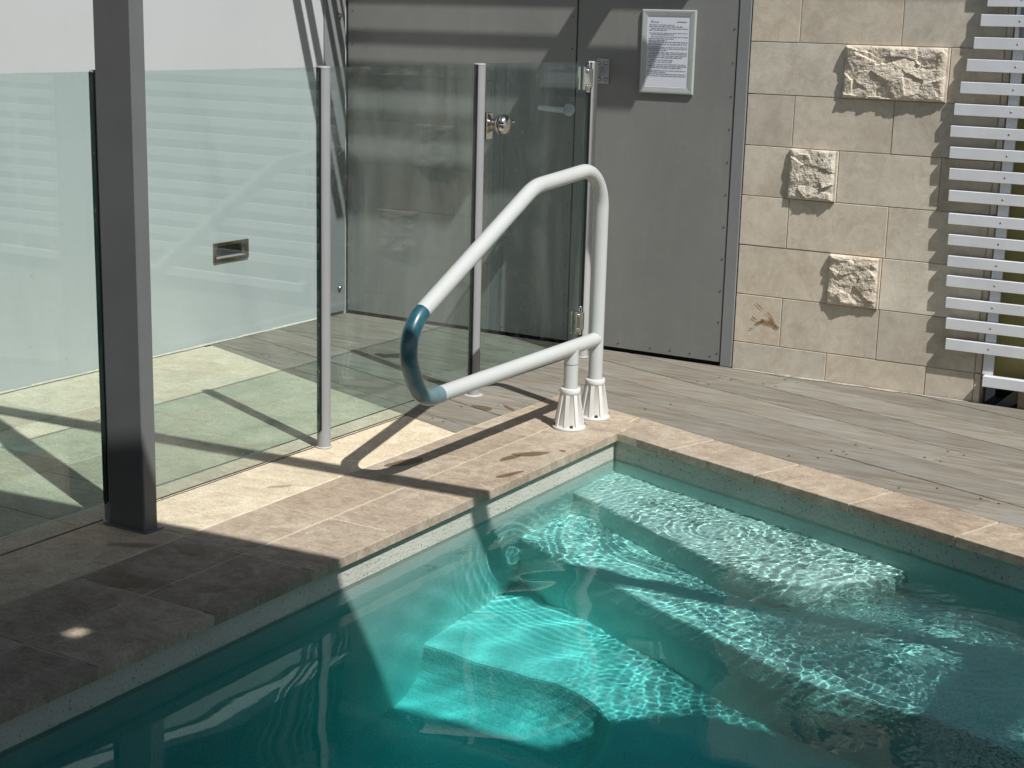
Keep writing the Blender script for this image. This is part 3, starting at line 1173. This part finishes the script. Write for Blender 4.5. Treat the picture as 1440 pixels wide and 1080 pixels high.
# rusty veins on one stone and a chipped corner
st = MB()
for (cx, cz, rx, rz, rot, sid) in ((0.052, 0.202, 0.028, 0.007, -0.35, 31), (0.022, 0.198, 0.018, 0.006, 0.3, 32), (0.078, 0.205, 0.024, 0.006, -0.75, 33), (0.096, 0.188, 0.012, 0.006, 0, 34), (0.02, 0.262, 0.022, 0.0025, -0.6, 35), (0.068, 0.228, 0.02, 0.003, -0.8, 36), (0.0, 0.212, 0.014, 0.003, -0.5, 37), (-0.01, 0.17, 0.012, 0.002, 0.3, 38)):
    p = blob(cx, cz, rx, rz, rot, 22, sid)
    st.add([(x, DY - 0.0024, z) for x, z in p], [list(range(len(p)))])
build('rust_vein', st, M['rust'], sw, kind='stuff')

# ------------------------------------------------------------------ white slat screen on the right
ss = empty('slat_screen', (1.6, DY - 0.05, 0), 'white painted horizontal slat screen fixed beside the stone wall, ends stepping out', 'screen')
SL = [(0.825, 1.483, 1.441), (0.812, 1.446 - 0.04, 1.427 - 0.066), (0.777, 1.323, 1.282), (0.759, 1.246, 1.203), (0.743, 1.166, 1.125), (0.728, 1.088, 1.047), (0.721, 1.009, 0.969), (0.725, 0.934, 0.893), (0.730, 0.857, 0.816), (0.735, 0.778, 0.738), (0.741, 0.695, 0.655), (0.747, 0.618, 0.579), (0.752, 0.540, 0.500), (0.754, 0.467, 0.426), (0.759, 0.385, 0.346), (0.766, 0.309, 0.268), (0.772, 0.232, 0.191)]
SL[1] = (0.794, 1.402, 1.361)
SL[0] = (0.812, 1.480, 1.429)
for z in range(1, 14):
    SL.insert(0, (0.80, 1.480 + 0.078 * z, 1.439 + 0.078 * z))
for x0, zt, zb in SL:
    m = MB()
    m.box(x0, 3.4, DY - 0.033, DY - 0.013, zb, zt, 0, 0.0015)
    tl = rng.uniform(-0.0016, 0.0016)
    m.v = [(x, y + (x - x0) * rng.uniform(-0.0003, 0.0003), z + (x - 0.95) * tl) for x, y, z in m.v]
    so = build('slat', m, M['slat'], ss)
    if zb < 1.5:
        m = MB()
        m.lathe([(0.0035, 0.0), (0.003, -0.0012), (0.0001, -0.0016)], (0.931, DY - 0.033, (zb + zt) / 2), 'Y', 10)
        build('screw', m, M['bolt'], so)
m = MB()
m.box(0.912, 0.950, DY - 0.0125, DY - 0.003, 0.112, 2.3)
for x in (1.9, 2.8):
    m.box(x, x + 0.04, DY - 0.0125, DY - 0.003, 0.112, 2.5)
build('batten', m, M['slat'], ss)
m = MB()
m.box(0.919, 3.4, DY - 0.035, DY - 0.004, 0.070, 0.111, 0, 0.002)
build('bottom_rail', m, M['slat'], ss)
m = MB()
m.box(0.925, 0.99, DY - 0.0125, DY - 0.004, 1.318, 2.4, 0, 0.001)
build('post', m, M['lightalu'], ss)

ow = MB()
ow.box(0.908, 7.0, DY + 0.06, DY + 0.25, 0.095, WTOP)
build('rendered_wall', ow, M['olive'], label='olive yellow rendered wall behind the white slat screen', cat='wall')
m = MB()
m.box(0.906, 4.0, DY + 0.24, DY + 0.3, -0.06, 0.095)
build('void_backing', m, M['dark'], sw)
ut = empty('timber_offcuts', (1.0, DY + 0.03, -0.05), 'timber offcuts and a grey bearer in the dark gap under the slat screen', 'timber')
m = MB()
a_, b_ = Vector((0.955, DY + 0.05, 0.005)), Vector((1.12, DY + 0.05, 0.10))
m.add([(0.945, DY + 0.02, -0.02), (0.99, DY + 0.02, -0.02), (1.13, DY + 0.02, 0.075), (1.13, DY + 0.02, 0.10), (1.07, DY + 0.02, 0.10),
       (0.945, DY + 0.06, -0.02), (0.99, DY + 0.06, -0.02), (1.13, DY + 0.06, 0.075), (1.13, DY + 0.06, 0.10), (1.07, DY + 0.06, 0.10)],
      [(0, 1, 2, 3, 4), (9, 8, 7, 6, 5), (0, 5, 6, 1), (1, 6, 7, 2), (2, 7, 8, 3), (3, 8, 9, 4), (4, 9, 5, 0)])
build('bearer', m, M['greybeam'], ut)
for x in (1.045, 1.083, 1.118):
    m = MB()
    m.box(x, x + 0.032, DY + 0.0, DY + 0.02, -0.05, 0.062 + rng.uniform(-0.008, 0.004), 0, 0.002)
    build('offcut', m, M['timber'], ut)

# ------------------------------------------------------------------ glass pool fence and gate
gf = empty('glass_fence', (FX, -1.2, 0), 'frameless clear glass pool fence on round grey posts', 'fence')
POSTS = [-4.30, -3.40, -2.50, -1.662, -0.739, 0.148, 0.985]
PR = 0.0215


def fence_post(y, parent, mat, last=False):
    m = MB()
    m.lathe([(PR, 0.0), (PR, 1.185)], (FX, y, 0.0), 'Z', 28)
    po = build('post', m, mat, parent)
    m = MB()
    m.lathe([(PR + 0.0006, 1.184), (PR + 0.0006, 1.189), (PR - 0.003, 1.191)], (FX, y, 0), 'Z', 28)
    build('cap', m, mat, po)
    m = MB()
    w = 0.016 if 0 < y < 0.5 else 0.005
    m.lathe([(PR + w, 0.0012), (PR + w, 0.003), (PR + 0.002, 0.005)], (FX, y, 0), 'Z', 28)
    build('base_collar', m, M['lightalu'], po)
    return po


def channel(y0, y1, z0, parent, mat=None):
    m = MB()
    m.box(FX - 0.0075, FX + 0.0075, min(y0, y1), max(y0, y1), z0, 1.186)
    return build('gasket', m, M['black'], parent)


def pane(y0, y1, parent, z0=0.055, z1=1.187):
    m = MB()
    h = 0.005
    x0, x1 = FX - h, FX + h
    vs = [(x, y, z) for z in (z0, z1) for y in (y0, y1) for x in (x0, x1)]
    m.add(vs, [(0, 4, 6, 2), (1, 3, 7, 5)], 0)
    m.add(vs, [(0, 2, 3, 1), (4, 5, 7, 6), (0, 1, 5, 4), (2, 6, 7, 3)], 1)
    return build('glass_panel', m, [M['glass'], M['glassedge']], parent)


for i, y in enumerate(POSTS):
    po = fence_post(y, gf, M['lightalu'] if i == 6 else M['alu'])
    if i > 0:
        channel(y - PR - 0.0035, y - PR + 0.004, 0.06, po)
    if i < 5:
        pane(y + PR - 0.002, POSTS[i + 1] - PR - 0.0035, gf)
# bracket that ties the last post back to the panel wall
m = MB()
m.box(FX - 0.082, FX - 0.026, DY - 0.006, DY - 0.0005, 1.098, 1.198, 0, 0.001)
m.box(FX - 0.07, FX - 0.064, 1.0, DY - 0.006, 1.125, 1.165)
m.box(FX - 0.066, FX - 0.016, 0.985, 0.991, 1.125, 1.165)
br = build('wall_bracket', m, M['lightalu'], gf)
for x, z in ((-0.734, 1.18), (-0.703, 1.18), (-0.734, 1.115), (-0.703, 1.115)):
    b = MB()
    b.lathe([(0.008, 0.0), (0.007, -0.005), (0.003, -0.007)], (x, DY - 0.006, z), 'Y', 12)
    build('bolt', b, M['bolt'], br)

gate = empty('glass_gate', (FX, 0.56, 0.05), 'clear glass gate with chrome hinges and round chrome latch', 'gate')
pane(0.182, 0.945, gate, 0.06, 1.19)
m = MB()
m.box(FX - 0.012, FX + 0.012, 0.168, 0.180, 0.06, 1.19)
for z in (1.126, 0.156):
    m = MB()
    m.box(FX + 0.006, FX + 0.014, 0.898, 0.935, z - 0.045, z + 0.045, 0, 0.001)
    m.box(FX - 0.014, FX - 0.006, 0.898, 0.935, z - 0.045, z + 0.045, 0, 0.001)
    hg = build('hinge', m, M['chrome'], gate)
    m = MB()
    m.lathe([(0.0075, -0.055), (0.0075, 0.055), (0.003, 0.062)], (FX + 0.004, 0.947, z), 'Z', 14)
    m.box(FX - 0.006, FX + 0.014, 0.95, 0.964, z - 0.036, z + 0.036, 0, 0.001)
    build('hinge_pin', m, M['chrome'], hg)
    for dz in (-0.03, 0.03):
        m = MB()
        m.lathe([(0.008, 0.0), (0.008, 0.005), (0.004, 0.008)], (FX + 0.014, 0.915, z + dz), 'X', 12)
        build('bolt', m, M['chrome'], hg)
m = MB()
m.box(FX - 0.012, FX - 0.0055, 0.185, 0.225, 0.925, 1.02, 0, 0.002)
m.box(FX + 0.0055, FX + 0.012, 0.185, 0.225, 0.925, 1.02, 0, 0.002)
lc = build('latch', m, M['chrome'], gate)
m = MB()
m.lathe([(0.016, 0.0), (0.018, 0.012), (0.030, 0.018), (0.036, 0.030), (0.036, 0.046), (0.030, 0.058), (0.014, 0.064), (0.002, 0.065)], (FX + 0.012, 0.232, 0.978), 'X', 28)
build('knob', m, M['chrome'], lc)
m = MB()
m.lathe([(0.0365, 0.036), (0.0372, 0.038), (0.0365, 0.040)], (FX + 0.012, 0.232, 0.978), 'X', 28)
build('knob_ring', m, M['darkbolt'], lc)
m = MB()
m.tube([(FX + 0.045, 0.26, 0.982), (FX + 0.05, 0.305, 0.985)], [0.009, 0.006], 12)
build('latch_pin', m, M['chrome'], lc)

# ------------------------------------------------------------------ white handrail
RX = -0.15
hr = empty('pool_handrail', (RX, 0.03, 0), 'white tubular pool handrail with a blue end bend and two ribbed sockets', 'handrail')
TR = 0.0243
path = rounded([(RX, 0.122, 0.10), (RX, 0.122, 0.872), (RX, -0.335, 0.836), (RX, -1.055, 0.476), (RX, -0.955, 0.268), (RX, 0.112, 0.279)], [0.135, 0.22, 0.12, 0.11], 14)
pts = [Vector(p) for p in path]
# densify
dense = [pts[0]]
for a, b in zip(pts[:-1], pts[1:]):
    n = max(1, int((b - a).length / 0.03))
    for k in range(1, n + 1):
        dense.append(a + (b - a) * k / n)
i0 = next(i for i, p in enumerate(dense) if p.y < -0.925 and p.z < 0.56)
i1 = next(i for i, p in enumerate(dense) if i > i0 and p.z < 0.30 and p.y > -0.872)
m = MB()
m.tube(dense[:i0 + 1], TR, 28)
build('upper_tube', m, M['rail'], hr)
m = MB()
m.tube(dense[i1:], TR, 28)
build('lower_tube', m, M['rail'], hr)


def sleeve_mat():
    t = NT('blue_clear_sleeve')
    v = t.coords()
    n = t.noise(v, 9, 4, 0.6)
    c = t.ramp(n, [(0.38, (0.008, 0.07, 0.10)), (0.62, (0.05, 0.15, 0.18))])
    tc = t.node('ShaderNodeTexCoord')
    sx = t.node('ShaderNodeSeparateXYZ')
    t.l.new(tc.outputs['Object'], sx.inputs[0])
    worn = t.math('ADD', t.math('MULTIPLY', sx.outputs['Z'], -3.2), t.math('MULTIPLY', n, 0.9))
    c = t.mix(t.ramp(worn, [(0.42, 0.0), (0.78, 0.5)]), c, (0.22, 0.31, 0.32))
    t.b.inputs['Coat Weight'].default_value = 0.35
    t.b.inputs['Coat Roughness'].default_value = 0.05
    return t.fin(c, 0.32, 0, 0.5)


m = MB()
m.tube(dense[i0 - 0:i1 + 1], TR + 0.0012, 28)
build('end_sleeve', m, sleeve_mat(), hr, label='blue glossy sleeve over the end bend')
m = MB()
m.tube([(RX, -0.055, 0.10), (RX, -0.055, 0.279)], TR, 28)
build('short_leg', m, M['rail'], hr)
m = MB()
m.lathe([(TR + 0.0009, 0), (TR + 0.0009, 0.002)], (RX, -0.055, 0.221), 'Z', 28)
build('joint_ring', m, M['frame'], hr)
for y in (-0.055, 0.122):
    m = MB()
    m.lathe([(0.056, 0.001), (0.0565, 0.006), (0.054, 0.010), (0.047, 0.011), (0.0475, 0.016), (0.0310, 0.118), (0.0335, 0.120), (0.0345, 0.127), (0.0345, 0.137), (0.0325, 0.140), (0.0262, 0.1405), (0.0262, 0.132)], (RX, y, 0), 'Z', 36)
    so = build('socket', m, M['socket'], hr)
    for k in range(8):
        a = 2 * math.pi * (k + 0.35) / 8
        u = Vector((math.cos(a), math.sin(a), 0))
        w = Vector((-math.sin(a), math.cos(a), 0)) * 0.0062
        c0 = Vector((RX, y, 0))
        pr = [(0.037, 0.0105), (0.0525, 0.0105), (0.0335, 0.119), (0.0285, 0.119)]
        vs = [c0 + u * r_ + Vector((0, 0, z_)) + w * sg for sg in (-1, 1) for r_, z_ in pr]
        m = MB()
        m.add(vs, [(0, 1, 2, 3), (7, 6, 5, 4), (0, 4, 5, 1), (1, 5, 6, 2), (2, 6, 7, 3), (3, 7, 4, 0)])
        build('rib', m, M['socket'], so)
    for k in range(4):
        a = 2 * math.pi * (k * 2 + 0.85) / 8
        m = MB()
        m.lathe([(0.006, 0.0), (0.006, 0.006), (0.003, 0.008)], (RX + 0.049 * math.cos(a), y + 0.049 * math.sin(a), 0.0108), 'Z', 10, smooth=False)
        build('bolt', m, M['darkbolt'], so)

# ------------------------------------------------------------------ veranda: column, beam, rafter, roof (mostly above the frame)
TILT = 0.072
ve = empty('veranda', (-0.584, -1.66, 0), 'charcoal steel veranda column standing on the paving in front of the fence', 'veranda')
m = MB()
m.box(-0.648, -0.522, -1.690, -1.640, 0.0, 2.16, 0, 0.003)
build('column', m, M['column'], ve)
m = MB()
m.box(-0.662, -0.508, -1.700, -1.630, 0.0005, 0.004, 0, 0.001)
build('base_plate', m, M['column'], ve)


def bar(m, p0, p1, w, z0, z1):
    a, b = Vector(p0), Vector(p1)
    e = (b - a).normalized()
    n = Vector((-e.y, e.x)) * (w / 2)
    q = [a - n, b - n, b + n, a + n]
    m.prism([(v.x, v.y) for v in q], z0, z1)


m = MB()
HB = 2.10
bm0 = Vector((-0.56, -1.665))
bd = Vector((1.0, TILT))
bar(m, bm0 + bd * -1.4, bm0 + bd * 7.5, 0.05, HB - 0.06, HB + 0.06)
build('cross_beam', m, M['column'], ve)
m = MB()
HR = 2.5
e0 = Vector((1.423, -2.345))


def edge_y(x):
    return e0.y + (x - e0.x) * 0.080


for p0, p1 in (((3.15, -1.435), (3.15, -3.2)), ((5.6, -1.26), (5.6, -3.2))):
    m = MB()
    bar(m, p0, p1, 0.145, HB - 0.05, HB + 0.05)
    build('rafter', m, M['column'], ve)
# roof sheets with a small gap that lets one spot of sun through
spot = Vector((-0.153, -2.28))
HX, HYv = spot.x + 0.6805 * HR, spot.y - 0.3048 * HR
hw_ = 0.024
for (xa, xb) in ((-2.1, HX - hw_), (HX - hw_, HX + hw_), (HX + hw_, 9.0)):
    if abs(xb - xa) < 0.2:
        rs = [((xa, edge_y(xa)), (xb, edge_y(xb)), (xb, HYv + hw_), (xa, HYv + hw_)), ((xa, HYv - hw_), (xb, HYv - hw_), (xb, -9.0), (xa, -9.0))]
    else:
        rs = [((xa, edge_y(xa)), (xb, edge_y(xb)), (xb, -9.0), (xa, -9.0))]
    for q in rs:
        m = MB()
        m.prism(list(q)[::-1], HR, HR + 0.02)
        build('roof_sheet', m, M['sheet'], ve)
m = MB()
m.prism([(2.70, edge_y(2.70) + 0.001), (9.0, edge_y(9.0) + 0.001), (9.0, edge_y(9.0) + 0.19), (2.92, edge_y(2.92) + 0.19)], HR - 0.03, HR + 0.04)
build('added_shade_strip', m, M['sheet'], ve)  # added strip: jogs the roof edge to cut sun off the lower step
for x in (3.15, 5.6):
    m = MB()
    m.box(x - 0.06, x + 0.06, -3.25, -3.15, HB - 0.1, HR)
    build('bracket', m, M['column'], ve)
for q in ((6.2, 6.32, -1.24, -1.19, -0.07, 2.05), (8.6, 8.75, -8.9, -8.75, -0.07, HR), (-2.05, -1.9, -8.9, -8.75, -0.07, HR)):
    m = MB()
    m.box(*q)
    build('column', m, M['column'], ve)

# eaves added to shade the upper walls; slatted canopy over the door (above the frame)
m = MB()
m.box(WX - 0.3, -1.30, -6.5, 0.40, 2.6, 2.66)
build('added_wall_eave', m, M['sheet'], label='added eave, out of view, shading the top of the rendered wall', cat='eave')
m = MB()
m.box(-0.2, 7.0, 0.83, DY + 0.4, 2.6, 2.66)
build('added_stone_wall_eave', m, M['sheet'], label='added eave, out of view, shading the top of the stone wall', cat='eave')
ca = empty('door_canopy', (-0.8, DY, 2.1), 'slatted canopy fixed above the door and panel wall', 'canopy')
CX, CY, CH = -0.340, 0.1524, 2.10     # canopy plan shift and height
m = MB()
m.box(0.0 + CX, 0.115 + CX, 0.575 + CY, DY, CH - 0.02, CH + 0.06)
build('side_beam', m, M['sheet'], ca)
m = MB()
m.prism([(x + CX, y + CY) for x, y in ((0.116, 0.577), (0.23, 0.577), (0.80, 0.315), (1.10, 0.315), (0.56, 0.577), (0.29, 0.693), (0.50, 0.693), (0.45, 0.766), (0.116, 0.766))], CH - 0.01, CH + 0.003)
build('added_shade_plate', m, M['sheet'], ca)  # added occluder, outlined to cast the dark area on the door
for y0, y1, x0, x1 in ((0.446, 0.497, -1.67, -0.55), (0.527, 0.574, -1.67, 0.0), (0.574, 0.608, -0.75, 0.0), (0.638, 0.671, -1.67, 0.0), (0.699, 0.735, -1.67, 0.0), (0.761, 0.777, -1.67, 0.0), (0.814, 0.86, -1.67, 0.43), (0.875, 0.93, -1.67, 0.43), (0.95, 1.02, -1.67, 0.43)):
    m = MB()
    m.box(x0 + CX, x1 + CX, y0 + CY, y1 + CY, CH - 0.012, CH + 0.002)
    build('canopy_slat', m, M['sheet'], ca)
